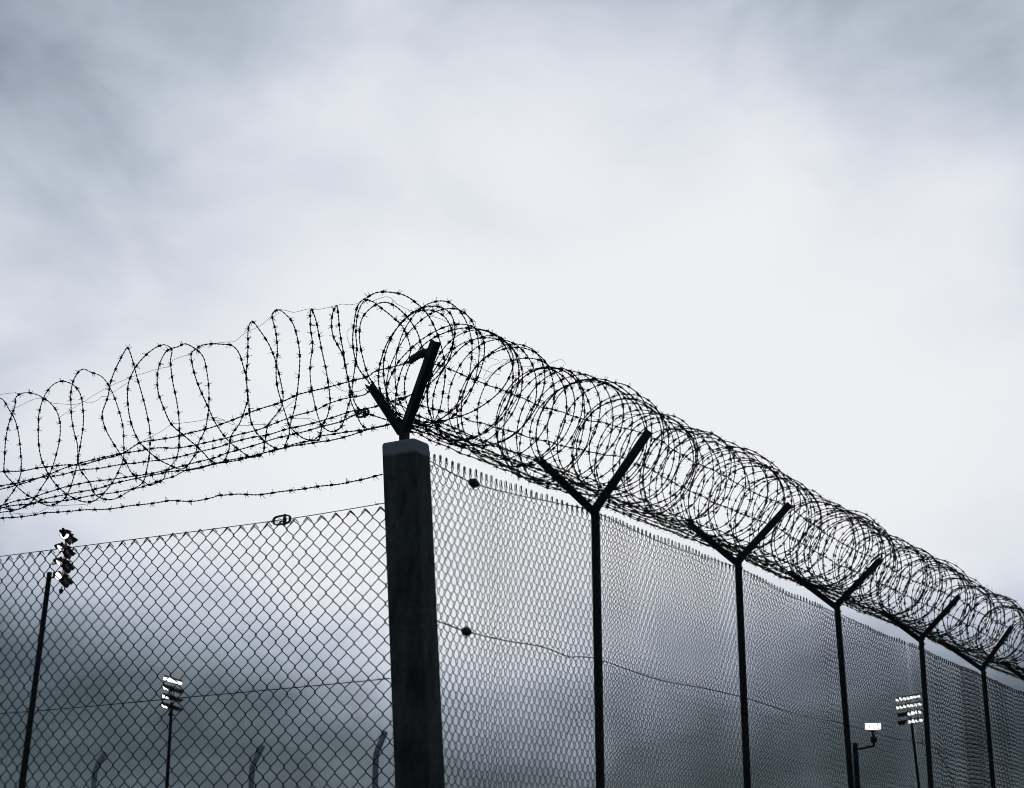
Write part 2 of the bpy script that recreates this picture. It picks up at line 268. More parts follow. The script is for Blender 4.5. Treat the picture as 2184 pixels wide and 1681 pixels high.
def m_corner():
    """spangled galvanised box post, with a coat of pale zinc paint round its head"""
    m = bpy.data.materials.new('galvanised_box_steel')
    m.use_nodes = True
    t = m.node_tree
    nn, ll = t.nodes.new, t.links.new
    b = t.nodes['Principled BSDF']
    b.inputs['Specular IOR Level'].default_value = .3
    tcn = nn('ShaderNodeTexCoord')
    P_ = tcn.outputs['Object']
    sp = nn('ShaderNodeSeparateXYZ')
    ll(P_, sp.inputs[0])
    mpg = nn('ShaderNodeMapping')
    mpg.inputs['Scale'].default_value = (1, 1, .35)
    ll(P_, mpg.inputs[0])

    def nz_(s, d, r, src=P_):
        n = nn('ShaderNodeTexNoise')
        n.inputs['Scale'].default_value = s
        n.inputs['Detail'].default_value = d
        n.inputs['Roughness'].default_value = r
        ll(src, n.inputs['Vector'])
        return n.outputs['Fac']
    spang = nn('ShaderNodeTexVoronoi')
    spang.inputs['Scale'].default_value = 42
    ll(P_, spang.inputs['Vector'])
    big = nz_(9, 6, .6, mpg.outputs[0])
    fine = nz_(60, 5, .6, mpg.outputs[0])
    r1 = nn('ShaderNodeValToRGB')
    e = r1.color_ramp.elements
    e[0].position, e[0].color = .38, (.012, .015, .017, 1)
    e[1].position, e[1].color = .66, (.058, .070, .080, 1)
    ll(big, r1.inputs[0])
    mxx = nn('ShaderNodeMix')
    mxx.data_type = 'RGBA'
    mxx.blend_type = 'OVERLAY'
    mxx.inputs[0].default_value = .35
    ll(r1.outputs[0], mxx.inputs[6])
    ll(spang.outputs['Color'], mxx.inputs[7])
    hsv = nn('ShaderNodeHueSaturation')
    hsv.inputs['Saturation'].default_value = .35
    ll(mxx.outputs[2], hsv.inputs['Color'])
    # zinc paint
    ad = nn('ShaderNodeMath')
    ad.operation = 'MULTIPLY_ADD'
    ll(nz_(14, 4, .5), ad.inputs[0])
    ad.inputs[1].default_value = .022
    ll(sp.outputs[2], ad.inputs[2])
    mr = nn('ShaderNodeMapRange')
    mr.interpolation_type = 'SMOOTHSTEP'
    mr.inputs['From Min'].default_value = -.066
    mr.inputs['From Max'].default_value = -.047
    ll(ad.outputs[0], mr.inputs['Value'])
    mz = nn('ShaderNodeMix')
    mz.data_type = 'RGBA'
    ll(mr.outputs[0], mz.inputs[0])
    ll(hsv.outputs[0], mz.inputs[6])
    r2 = nn('ShaderNodeValToRGB')
    r2.color_ramp.elements[0].color = (.20, .21, .235, 1)
    r2.color_ramp.elements[1].color = (.29, .30, .33, 1)
    ll(big, r2.inputs[0])
    ll(r2.outputs[0], mz.inputs[7])
    ll(mz.outputs[2], b.inputs['Base Color'])
    rr = nn('ShaderNodeMapRange')
    rr.inputs['To Min'].default_value = .35
    rr.inputs['To Max'].default_value = .7
    ll(fine, rr.inputs['Value'])
    ll(rr.outputs[0], b.inputs['Roughness'])
    bp = nn('ShaderNodeBump')
    bp.inputs['Strength'].default_value = .25
    bp.inputs['Distance'].default_value = .003
    ll(fine, bp.inputs['Height'])
    ll(bp.outputs[0], b.inputs['Normal'])
    return m


M_CORNER = m_corner()


class MB:
    """collects vertices and faces for one mesh"""

    def __init__(s):
        s.v, s.f, s.n = [], [], 0

    def add(s, v, f):
        v = np.asarray(v, float).reshape(-1, 3)
        s.v.append(v)
        s.f.append((f, s.n))
        s.n += len(v)
        return s

    def mesh(s, name, material, smooth_=True):
        me = bpy.data.meshes.new(name)
        V = np.concatenate(s.v)
        faces = []
        for f, o in s.f:
            if isinstance(f, np.ndarray):
                faces.extend((f + o).tolist())
            else:
                faces.extend([[i + o for i in q] for q in f])
        me.from_pydata(V.tolist(), [], faces)
        if smooth_:
            me.polygons.foreach_set('use_smooth', [True] * len(me.polygons))
        me.materials.append(material)
        return me


def frames(P):
    """tangent and two parallel-transported normals along a polyline"""
    P = np.asarray(P, float)
    T = np.gradient(P, axis=0)
    T /= np.maximum(np.linalg.norm(T, axis=1, keepdims=True), 1e-9)
    A = np.zeros_like(P)
    a = np.cross(T[0], (0, 0, 1.0))
    if np.linalg.norm(a) < .1:
        a = np.cross(T[0], (0, 1.0, 0))
    a /= np.linalg.norm(a)
    for i in range(len(P)):
        a = a - T[i] * (a @ T[i])
        a /= max(np.linalg.norm(a), 1e-9)
        A[i] = a
    return T, A, np.cross(T, A)


def tube(mb, P, r, sides=5, fr=None, caps=True, phase=0.0):
    P = np.asarray(P, float)
    n = len(P)
    _, A, B = fr or frames(P)
    r = np.broadcast_to(np.asarray(r, float), (n,))
    th = np.arange(sides) * 2 * np.pi / sides + phase
    V = P[:, None] + r[:, None, None] * (A[:, None] * np.cos(th)[None, :, None] + B[:, None] * np.sin(th)[None, :, None])
    i = np.arange(n - 1)[:, None] * sides
    j = np.arange(sides)[None]
    k = (j + 1) % sides
    F = np.stack([i + j, i + k, i + sides + k, i + sides + j], -1).reshape(-1, 4)
    mb.add(V, F)
    if caps:
        mb.add(V[0], [list(range(sides))[::-1]])
        mb.add(V[-1], [list(range(sides))])
    return mb


def spline(C, per=None, step=None):
    """Catmull-Rom through the control points, resampled evenly"""
    C = np.asarray(C, float)
    E = np.vstack([2 * C[0] - C[1], C, 2 * C[-1] - C[-2]])
    out = []
    t = np.linspace(0, 1, 12, endpoint=False)[:, None]
    for i in range(len(C) - 1):
        p0, p1, p2, p3 = E[i:i + 4]
        out.append(.5 * (2 * p1 + (p2 - p0) * t + (2 * p0 - 5 * p1 + 4 * p2 - p3) * t ** 2 + (3 * p1 - p0 - 3 * p2 + p3) * t ** 3))
    out.append(C[-1:])
    Q = np.concatenate(out)
    return resample(Q, step) if step else Q


def resample(Q, step):
    s = np.r_[0, np.cumsum(np.linalg.norm(np.diff(Q, axis=0), axis=1))]
    n = max(2, int(round(s[-1] / step)) + 1)
    u = np.linspace(0, s[-1], n)
    return np.stack([np.interp(u, s, Q[:, k]) for k in range(3)], -1)


TW_PITCH, TW_R, TW_OFF = .052, .0020, .0019


def twisted(mb, P, s0=0.0, r=TW_R, off=TW_OFF, sides=4):
    """two wires wound round each other"""
    T, A, B = frames(P)
    s = s0 + np.r_[0, np.cumsum(np.linalg.norm(np.diff(P, axis=0), axis=1))]
    a = 2 * np.pi * s / TW_PITCH
    for k in (0, np.pi):
        Q = P + off * (A * np.cos(a + k)[:, None] + B * np.sin(a + k)[:, None])
        tube(mb, Q, r, sides, (T, A, B))
    return s[-1]


def lathe(mb, prof, origin, axis, sides=12):
    ax = np.asarray(axis, float)
    ax /= np.linalg.norm(ax)
    a = np.cross(ax, (0, 0, 1.0))
    if np.linalg.norm(a) < .05:
        a = np.cross(ax, (1.0, 0, 0))
    a /= np.linalg.norm(a)
    b = np.cross(ax, a)
    o = np.asarray(origin, float)
    P = np.array([o + ax * x for x, _ in prof])
    n = len(P)
    fr = (np.tile(ax, (n, 1)), np.tile(a, (n, 1)), np.tile(b, (n, 1)))
    return tube(mb, P, [q[1] for q in prof], sides, fr)


def box(mb, lo, hi, M=None, bev=0.0):
    (x0, y0, z0), (x1, y1, z1) = lo, hi
    V = np.array([(x, y, z) for z in (z0, z1) for x, y in ((x0, y0), (x1, y0), (x1, y1), (x0, y1))], float)
    if M is not None:
        V = V @ np.array(M.to_3x3()).T + np.array(M.translation)
    return mb.add(V, [[3, 2, 1, 0], [4, 5, 6, 7], [0, 1, 5, 4], [1, 2, 6, 5], [2, 3, 7, 6], [3, 0, 4, 7]])


def prism(mb, poly, p0, p1, xdir):
    """extrude a 2-D outline from p0 to p1; xdir gives the outline's x axis"""
    p0, p1 = np.asarray(p0, float), np.asarray(p1, float)
    t = (p1 - p0) / np.linalg.norm(p1 - p0)
    x = np.asarray(xdir, float)
    x = x - t * (x @ t)
    x /= np.linalg.norm(x)
    y = np.cross(t, x)
    n = len(poly)
    R_ = np.array([x * a + y * b for a, b in poly])
    V = np.vstack([p0 + R_, p1 + R_])
    F = [[i, (i + 1) % n, n + (i + 1) % n, n + i] for i in range(n)]
    F += [list(range(n))[::-1], [n + i for i in range(n)]]
    return mb.add(V, F)


def angle_iron(a=.05, t=.006):
    h = a / 2
    return [(-h, -h), (h, -h), (h, -h + t), (-h + t, -h + t), (-h + t, h), (-h, h)]


def obj(name, me, parent=None, loc=None, inv=None):
    o = bpy.data.objects.new(name, me)
    col.objects.link(o)
    if loc is not None:
        o.location = loc
    if parent is not None:
        o.parent = parent
        if inv is not None:
            o.matrix_parent_inverse = inv
    return o


def tag(o, label, cat, group=None, kind=None):
    o['label'] = label
    o['category'] = cat
    if group:
        o['group'] = group
    if kind:
        o['kind'] = kind
    return o


class Thing:
    """an Empty at the thing's base; parts are given in world coordinates"""

    def __init__(s, name, label, cat, loc, group=None):
        s.e = bpy.data.objects.new(name, None)
        s.e.empty_display_size = .1
        col.objects.link(s.e)
        s.e.location = loc
        s.inv = Matrix.Translation(-Vector(loc))
        tag(s.e, label, cat, group)

    def part(s, name, me):
        return obj(name, me, s.e, None, s.inv)


# ------------------------------------------------------------------ ground
g = MB()
nx = 40
gx = np.sign(np.linspace(-1, 1, nx)) * np.abs(np.linspace(-1, 1, nx)) ** 3 * 2600
XX, YY = np.meshgrid(gx, gx, indexing='ij')
ZZ = np.zeros_like(XX)
idx = np.arange(nx * nx).reshape(nx, nx)
g.add(np.stack([XX, YY, ZZ], -1).reshape(-1, 3),
      np.stack([idx[:-1, :-1], idx[1:, :-1], idx[1:, 1:], idx[:-1, 1:]], -1).reshape(-1, 4))
ground = obj('ground', g.mesh('ground', M_GROUND))
ground['kind'] = 'structure'

# ------------------------------------------------------------------ corner post
CB = np.array([.121, -.200, 0.0])
CT = np.array([0.0, -.003, 3.803])
corner = Thing('corner_post', 'thick leaning galvanised box corner post with pale painted head and forked top', 'fence post', CB)


def round_rect(wx, wy, r, k=4):
    o = []
    for cx_, cy_, a0 in ((wx / 2 - r, wy / 2 - r, 0), (-wx / 2 + r, wy / 2 - r, 90), (-wx / 2 + r, -wy / 2 + r, 180), (wx / 2 - r, -wy / 2 + r, 270)):
        for i in range(k + 1):
            a = math.radians(a0 + 90 * i / k)
            o.append((cx_ + r * math.cos(a), cy_ + r * math.sin(a)))
    return o


mb = MB()
levels = [(0.0, 0.0), (.5, 0), (.9, 0), (.995, 0), (.9985, -.002), (1.0, -.006)]
RR = round_rect(.142, .200, .014)
nv = len(RR)
V = []
for t_, ins in levels:
    c_ = CB + (CT - CB) * t_ - CT          # local to the head of the post
    for (a, b) in RR:
        V.append((c_[0] + a * (1 + ins / .07), c_[1] + b * (1 + ins / .1), c_[2]))
F = []
for l in range(len(levels) - 1):
    for i in range(nv):
        F.append([l * nv + i, l * nv + (i + 1) % nv, (l + 1) * nv + (i + 1) % nv, (l + 1) * nv + i])
F.append([(len(levels) - 1) * nv + i for i in range(nv)])
mb.add(V, F)
o = corner.part('post', mb.mesh('corner_box', M_CORNER))
o.location = CT
# plug welded into the head carries the fork
mb = MB()
prism(mb, angle_iron(.038, .007), (-.002, .004, 3.79), (-.006, .006, 3.925), (1, .2, 0))
box(mb, (-.018, -.016, 3.79), (.016, .020, 3.90))
corner.part('stub', mb.mesh('stub', M_STEEL, False))
JC = np.array([-.004, .006, 3.88])
RA = np.array([-.130, -.266, 4.262])
LA = np.array([.103, .310, 4.195])
mb = MB()
prism(mb, angle_iron(.040, .006), JC + (.002, -.002, -.012), RA, (.8, -.55, .3))
corner.part('arm', mb.mesh('arm', M_STEEL, False))
mb = MB()
prism(mb, angle_iron(.034, .005), JC + (-.002, .012, -.022), LA, (-.8, .5, .5))
corner.part('arm', mb.mesh('arm', M_STEEL, False))
for z_, s_ in ((3.64, .012), (2.58, .009)):
    c_ = CB + (CT - CB) * (z_ / 3.803)
    mb = MB()
    lathe(mb, [(0, s_), (.010, s_), (.016, s_ * .7), (.018, .001)], c_ + (-.03, .0985, 0), (0, 1, 0), 8)
    corner.part('bolt', mb.mesh('bolt', M_FIT))

# ------------------------------------------------------------------ forked posts
POSTS = [(1.988, 3.883, 2.011, 2.236, (-.355, .423), (.392, .351)),
         (4.077, 3.923, 4.095, 2.352, (-.389, .350), (.385, .312)),
         (5.979, 3.891, 6.083, 2.463, (-.367, .320), (.390, .294)),
         (8.052, 3.895, 8.045, 2.572, (-.352, .335), (.356, .271)),
         (9.929, 3.850, 9.965, 2.680, (-.300, .372), (.401, .284)),
         (12.0, 3.87, 12.02, 2.7, (-.35, .36), (.38, .30))]
ORD = ['first forked steel post along the receding fence after the thick corner post',
       'second forked steel post along the receding fence after the thick corner post',
       'third forked steel post after the corner post, beside a small lit floodlight',
       'fourth forked steel post after the corner post, where the mesh rolls are joined',
       'fifth forked steel post after the corner post, along the receding fence',
       'sixth forked steel post after the corner post, at the far end of the receding fence']


def forked(name, label, base, top, tip_out, tip_in, across):
    """angle-iron post with its outer arm bent from the post and its inner arm bolted on"""
    th = Thing(name, label, 'fence post', base, 'forked fence posts')
    base, top = np.asarray(base, float), np.asarray(top, float)
    across = np.asarray(across, float)
    along = np.cross(across, (0, 0, 1.0))
    mb = MB()
    prism(mb, angle_iron(.040, .006), base, top + (0, 0, .012), along + across * .15)
    th.part('post', mb.mesh('angle_post', M_STEEL, False))
    mb = MB()
    prism(mb, angle_iron(.040, .006), top + (0, 0, -.012), tip_out, along + across * .2)
    th.part('arm', mb.mesh('arm', M_STEEL, False))
    mb = MB()
    prism(mb, angle_iron(.038, .006), top + np.array((0, 0, -.035)) - along * .008, np.asarray(tip_in), -along + across * .2)
    th.part('arm', mb.mesh('arm', M_STEEL, False))
    for dz in (-.02, -.065):
        mb = MB()
        lathe(mb, [(0, .011), (.009, .011), (.010, .006), (.018, .006)], top + np.array((0, 0, dz)) - across * .016, -across, 6)
        th.part('bolt', mb.mesh('bolt', M_FIT, False))
    return th


ARMS = []          # (x, junction, outer tip, inner tip) used to hang the strands
for (x, z, xl, zl, ra, la), lab in zip(POSTS, ORD):
    s_ = (xl - x) / (zl - z)
    bx = x + .045 + s_ * (0 - z)
    x += .045
    J = np.array([x, .03, z])
    to, ti = J + (0, ra[0] - .02, ra[1]), J + (0, la[0], la[1])
    forked('fence_post', lab, (bx, .035, 0), J, to, ti, (0, 1, 0))
    ARMS.append((x, J, to, ti))
JL = np.array([.03, 3.56, 3.86])
forked('fence_post', 'forked steel post next along the side fence from the thick corner post', (.035, 3.56, 0), JL,
       JL + (-.37, 0, .36), JL + (.38, 0, .32), (1, 0, 0))

# ------------------------------------------------------------------ barbs
def barb_mesh(i):
    r_ = random.Random(100 + i)
    mb = MB()
    lathe(mb, [(-.0105, .0042), (-.0075, .0068), (0, .0062), (.0075, .0070), (.0105, .0042)], (0, 0, 0), (0, 0, 1), 6)
    for k in range(4):
        a = r_.uniform(0, .9) + k * math.pi / 2 + (math.pi / 2 if k > 1 else 0)
        z_ = (-.006, .005, -.003, .007)[k]
        L_ = r_.uniform(.019, .026)
        d = np.array([math.cos(a), math.sin(a), r_.uniform(-.45, .45)])
        p = np.array([-math.sin(a) * .003, math.cos(a) * .003, z_])
        tube(mb, [p, p + d * L_], [.0019, .0013], 3)
    return mb.mesh('barb', M_BARB)


BARBS = [barb_mesh(i) for i in range(8)]


def barb_matrices(P, s_start, gap, jitter=.024):
    """frames where the barbs sit on a wire"""
    T, A, B = frames(P)
    s = np.r_[0, np.cumsum(np.linalg.norm(np.diff(P, axis=0), axis=1))]
    out = []
    x = s_start
    while x < s[-1]:
        i = min(len(P) - 1, int(np.searchsorted(s, x)))
        a = rnd.uniform(0, 6.283)
        X_ = A[i] * math.cos(a) + B[i] * math.sin(a)
        Y_ = np.cross(T[i], X_)
        M = Matrix(((X_[0], Y_[0], T[i][0], P[i][0]), (X_[1], Y_[1], T[i][1], P[i][1]), (X_[2], Y_[2], T[i][2], P[i][2]), (0, 0, 0, 1)))
        out.append(M)
        x += gap + rnd.uniform(-jitter, jitter)
    return out, x - s[-1]


def put_barb(M, parent, inv):
    o = bpy.data.objects.new('barb', BARBS[rnd.randrange(len(BARBS))])
    col.objects.link(o)
    o.parent = parent
    if inv is not None:
        o.matrix_parent_inverse = inv
    o.matrix_basis = M @ Matrix.Diagonal((1, 1, 1, 1))
    return o


def merged_barbs(Ms, name='barbs'):
    mb = MB()
    src = []
    for me in BARBS:
        v = np.empty(len(me.vertices) * 3)
        me.vertices.foreach_get('co', v)
        src.append((v.reshape(-1, 3), [list(p.vertices) for p in me.polygons]))
    for M in Ms:
        v, f = src[rnd.randrange(len(src))]
        R_ = np.array(M.to_3x3())
        mb.add(v @ R_.T + np.array(M.translation), f)
    return mb.mesh(name, M_BARB)


GAP = .098


def strand(name, label, C, group=None, wob=.003, step=.008, gap=GAP, twist=True):
    P = resample(spline(C), step)
    n = len(P)
    k = max(4, int(n * step / .10))
    for ax in range(3):
        P[:, ax] += np.interp(np.arange(n), np.linspace(0, n - 1, k), npr.normal(0, wob, k))
    th = Thing(name, label, 'barbed wire', tuple(P[0]), group)
    mb = MB()
    twisted(mb, P)
    th.part('twisted_wire', mb.mesh('twisted_wire', M_BARB))
    Ms, _ = barb_matrices(P, rnd.uniform(.02, gap), gap)
    for M in Ms[:300]:
        put_barb(M, th.e, th.inv)
    return th


# strands of the side fence (left of the corner post)
LS = {'a': 'barbed wire strand from the long corner arm along the side fence, with dark insulator',
      'b': 'barbed wire strand leaving the tip of the short corner arm along the side fence',
      'c': 'barbed wire strand tied midway on the short corner arm along the side fence',
      'd': 'barbed wire strand with a looped tensioner beside the short corner arm',
      'e': 'upper barbed wire strand of the pair at the foot of the corner fork, side fence',
      'f': 'lower barbed wire strand of the pair at the foot of the corner fork, side fence',
      'g': 'single barbed wire strand between side fence mesh and coil, tied to corner post'}
LTH = {}
for k_, lab in LS.items():
    C_ = [np.array(p) for p in LEFT_STRANDS[k_]]
    if k_ == 'a':
        C_ = [np.array((-.09, -.20, 4.215))] + C_[:]
    if k_ == 'b':
        C_ = [LA * .97 + JC * .03 - (0, 0, .02)] + C_
    LTH[k_] = strand('barbed_wire_strand', lab, C_, 'barbed wire strands of the side fence', .0015)


# ------------------------------------------------------------------ left (side fence) coil
def wobble(P, step, amp, every):
    n = len(P)
    k = max(4, int(n * step / every))
    for ax in range(3):
        P[:, ax] += np.interp(np.arange(n), np.linspace(0, n - 1, k), npr.normal(0, amp, k))
    return P


def coil_from_turns(th, turns, step=.008, budget=300):
    """cut one continuous wire into its turns; each turn is a part with its barbs below it"""
    ctrl = np.concatenate([np.asarray(t) for t in turns])
    cuts = np.cumsum([0] + [len(t) for t in turns])
    Q = spline(ctrl)
    rest, s_, lead, used = [], 0.0, .03, 0
    for i in range(len(turns)):
        a, b = cuts[i] * 12, min(cuts[i + 1] * 12 + 1, len(Q))
        P = resample(Q[a:b], step)
        e0, e1 = P[0].copy(), P[-1].copy()
        P = wobble(P, step, .0012, .1)
        P[0], P[-1] = e0, e1
        mb = MB()
        s_ = twisted(mb, P, s_)
        t_ = th.part('turn', mb.mesh('turn', M_BARB))
        Ms, lead = barb_matrices(P, lead, GAP)
        for M in Ms:
            if used < budget:
                put_barb(M, t_, None)
                used += 1
            else:
                rest.append(M)
    if rest:
        r_ = th.part('barbs', merged_barbs(rest))
        r_['kind'] = 'stuff'


lc = Thing('barbed_wire_coil', 'loosely stretched barbed wire coil along the side fence, its loops wide apart', 'wire coil', (0, .3, 3.88))
coil_from_turns(lc, LEFT_COIL)
cc = Thing('barbed_wire_coil', 'three large loose barbed wire loops around the forked head of the corner post', 'wire coil', (0, 0, 3.88))
coil_from_turns(cc, CORNER_COIL)

# ------------------------------------------------------------------ right coil
rc = Thing('barbed_wire_coil', 'dense barbed wire coil cradled in the forked posts of the receding fence', 'wire coil', (.1, 0, 3.9))
xs = [-.02]
while xs[-1] < 12.0:
    x = xs[-1]
    base = .090 if x < 1.2 else (.094 if x < 2.2 else .088)
    xs.append(x + base * rnd.choice((.45, .8, 1.0, 1.15, 1.6)))
xs = np.array(xs)
nT = len(xs) - 1
kk = np.arange(nT + 1)
top = np.interp(xs, [0, .3, .8, 1.38, 2.0, 2.5, 2.96, 4.09, 5.13, 6, 7, 8, 9.37, 10, 11.6, 12],
                [4.60, 4.62, 4.62, 4.58, 4.69, 4.66, 4.63, 4.70, 4.66, 4.67, 4.645, 4.66, 4.62, 4.63, 4.58, 4.60])
bot = np.interp(xs, [0, .6, 1.6, 2, 3, 4, 5.1, 6, 7, 8, 8.9, 10, 12], [3.95, 3.92, 3.88, 3.95, 3.93, 3.97, 3.92, 3.95, 3.92, 3.94, 3.90, 3.93, 3.92])
top = top + npr.uniform(-.07, .012, nT + 1)
bot = bot + npr.uniform(.012, .07, nT + 1)
rad = (top - bot) / 2
zc = (top + bot) / 2
ry = rad * npr.uniform(.88, 1.04, nT + 1)
yc = npr.normal(0, .025, nT + 1)
tl_a = npr.normal(0, .075, nT + 1)
tl_b = npr.normal(.03, .065, nT + 1)
h2 = npr.normal(0, .012, nT + 1)
h3 = npr.normal(0, .008, nT + 1)
p2 = npr.uniform(0, 6.28, nT + 1)
used, rest, s_, lead = 0, [], 0.0, .03
SUBD = 200


def sm(arr, u):
    i = np.minimum(u.astype(int), nT - 1)
    f = u - i
    f = f * f * (3 - 2 * f)
    return arr[i] * (1 - f) + arr[i + 1] * f


turn_parts = []
for k in range(nT):
    u = np.linspace(k, k + 1, SUBD + 1)
    u[-1] -= 1e-9
    th = 2 * np.pi * u - np.pi / 2            # each turn starts at the bottom
    r1 = 1 + sm(h2, u) * np.sin(2 * th + sm(p2, u)) * 1.6 + sm(h3, u) * np.sin(3 * th + 1.3)
    x = np.interp(u, kk, xs) + sm(tl_a, u) * np.cos(th) + sm(tl_b, u) * np.sin(th)
    y = sm(yc, u) - sm(ry, u) * r1 * np.cos(th)
    z = sm(zc, u) + sm(rad, u) * r1 * np.sin(th)
    P = np.stack([x, y, z], -1)
    step = .009 if xs[k] < 3 else .0125
    P = resample(P, step)
    e0, e1 = P[0].copy(), P[-1].copy()
    P = wobble(P, step, .0016, .1)
    P[0], P[-1] = e0, e1
    mb = MB()
    s_ = twisted(mb, P, s_)
    t_ = rc.part('turn', mb.mesh('turn', M_BARB))
    Ms, lead = barb_matrices(P, lead, GAP)
    for M in Ms:
        if used < 300:
            put_barb(M, t_, None)
            used += 1
        else:
            rest.append(M)
r_ = rc.part('barbs', merged_barbs(rest))
r_['kind'] = 'stuff'

# strands of the receding fence
XA = [a[0] for a in ARMS]


def along(f, out=True, z0=0.0, first=None, last=12.0):
    """points on the arms at fraction f, with a little sag between"""
    C_ = [np.array(first)] if first is not None else []
    prev = C_[0] if C_ else None
    for (x, J, to, ti) in ARMS:
        p = J + ((to if out else ti) - J) * f + (0, 0, z0)
        if prev is not None:
            for q in (.25, .5, .75):
                C_.append(prev + (p - prev) * q + (0, rnd.uniform(-.008, .008), -.035 * max(.25, f) * math.sin(math.pi * q) * rnd.uniform(.4, 1.1) + rnd.uniform(-.006, .006)))
        C_.append(p)
        prev = p
    return C_


RS = [('barbed wire strand along the tips of the outer arms of the receding fence', .95, True, 0, (-.105, -.215, 4.17)),
      ('barbed wire strand midway up the outer arms of the receding fence', .62, True, 0, (-.03, -.06, 4.00)),
      ('barbed wire strand low on the outer arms of the receding fence', .27, True, 0, (-.03, -.05, 3.945)),
      ('barbed wire strand along the tips of the inner arms of the receding fence', .95, False, -.01, (.10, .28, 4.15)),
      ('barbed wire strand midway up the inner arms of the receding fence', .55, False, .02, (.05, .15, 4.02)),
      ('barbed wire strand low on the inner arms of the receding fence', .24, False, .015, (.03, .07, 3.93)),
      ('upper barbed wire strand tied at the forks of the receding fence', .04, True, .045, (.02, -.02, 3.92)),
      ('lower barbed wire strand tied at the forks of the receding fence', .02, True, .02, (.02, -.03, 3.90)),
      ('lowest slack barbed wire strand under the coil of the receding fence', .02, False, .022, (.04, .02, 3.885)),
      ('slack barbed wire strand lying in the forks of the receding fence', .12, True, .03, (.03, -.03, 3.93))]
RTH = []
for lab, f_, o_, z_, first in RS:
    RTH.append(strand('barbed_wire_strand', lab, along(f_, o_, z_, first), 'barbed wire strands of the receding fence', .0035, .012))


# ------------------------------------------------------------------ thin tie wires
def thin(C, label, r=.0012):
    P = spline(C, step=.012)
    mb = MB()
    tube(mb, P, r, 4)
    o = obj('tie_wire', mb.mesh('tie_wire', M_TIE))
    tag(o, label, 'wire', 'thin tie wires on the coils')
    return o


TL = ['thin tie wire looping across the tops of the stretched coil loops',
      'short thin tie wire stretched between two loops of the side fence coil',
      'long thin tie wire running over the coil tops up to the corner post',
      'thin sagging tie wire through the middle of the side fence coil',
      'short thin tie wire above the paired strands near the corner post',
      'thin sagging tie wire under the bottom of the side fence coil',
      'thin tie wire over the end loops of the side fence coil',
      'thin tie wire reaching from the coil to the tip of the short corner arm',
      'small curl of thin wire beside the last side fence loop']
for C_, l_ in zip(TIES, TL):
    thin(C_, l_)
for C_ in CORNER_TIES:
    thin(C_, 'thin curl of tie wire between the large loops at the corner post')
for k in range(26):
    x = rnd.uniform(.7, 10.5)
    a0 = rnd.uniform(.1, 2.4)
    C_ = []
    r0 = .33
    L_ = rnd.uniform(.12, .38)
    for q in np.linspace(0, 1, 7):
        a = a0 + q * rnd.uniform(-.5, .5)
        rr = r0 + rnd.uniform(-.03, .02) + .03 * math.sin(q * 9)
        C_.append((x + L_ * q, -rr * math.cos(a), 4.285 + rr * math.sin(a)))
    thin(C_, 'thin loose tie wire curling on coil ' + ('from the corner post to the first forked post', 'from the first to the second forked post', 'from the second to the third forked post', 'from the third to the fourth forked post', 'beyond the fourth forked post')[min(4, int(x / 2.0))], .0011)


# ------------------------------------------------------------------ chain link
def link_wire(W, H, zlen, parity, depth, r, style, seed):
    """one zigzag wire of a chain-link fabric. Local x runs along the fence, z down from its top."""
    r_ = np.random.RandomState(seed)
    cells = int(zlen / H)
    per = 14
    n = cells * per
    ph = np.arange(n + 1) / per * 2 * np.pi
    # starts at its right extreme (parity 0) or its left extreme (parity 1)
    p = ph + (math.pi / 2 if parity == 0 else -math.pi / 2)
    tri = 2 / np.pi * np.arcsin(.965 * np.sin(p)) / (2 / np.pi * math.asin(.965))
    x = W / 4 + (W / 4 + r * 1.15) * tri
    y = depth * np.tanh(2.3 * np.cos(p)) / np.tanh(2.3)
    z = -ph / (2 * np.pi) * H
    k = cells * 2
    x = x + np.interp(np.arange(n + 1), np.linspace(0, n, k), r_.normal(0, .0008, k))
    z = z + np.interp(np.arange(n + 1), np.linspace(0, n, k), r_.normal(0, .0010, k))
    P = np.stack([x, y, z], -1)
    s = 1 if parity == 0 else -1
    a = P[0].copy()
    if style == 'folded':       # cut ends folded down over the line wire
        tail = [a + (s * .024, .004, -.020 + r_.uniform(-.003, .003)), a + (s * .012, .004, -.009), a + (s * .002, .003, .002)]
    else:                       # ends closed into upright knuckles
        h, b = .030 + r_.uniform(-.002, .003), .0068
        tail = [a + (s * .006, .004, -.004), a + (s * b, .003, h * .45), a + (s * b * .8, .002, h * .86), a + (0, 0, h),
                a + (-s * b * .8, -.001, h * .84), a + (-s * b * .9, -.001, h * .45), a + (-s * .003, 0, .004)]
    P = np.vstack([np.array(tail), P])
    mb = MB()
    tube(mb, P, r, 5)
    return mb.mesh('link_wire', M_LINK)


def fabric(th, n, start, W, H, zlen, depth, r, style, pos, axis, seed0=0, variants=3):
    """n zigzag wires, each a part; pos(s) gives sideways offset and top height"""
    ms = [[link_wire(W, H, zlen, par, depth, r, style, seed0 + 10 * v + par) for v in range(variants)] for par in (0, 1)]
    for i in range(n):
        s = start + i * W / 2
        off, zt, ds = pos(s)
        me = ms[i % 2][rnd.randrange(variants)]
        o = bpy.data.objects.new('link_wire', me)
        col.objects.link(o)
        o.parent = th.e
        o.matrix_parent_inverse = th.inv
        if axis == 'x':
            o.matrix_basis = Matrix.Translation((s + ds, off, zt))
        else:       # side fence: local x runs along +Y, its front faces -X
            o.matrix_basis = Matrix.Translation((off, s + ds, zt)) @ Matrix(((0, 1, 0, 0), (1, 0, 0, 0), (0, 0, 1, 0), (0, 0, 0, 1)))


def sn(s, f, p):
    return math.sin(s * f + p)


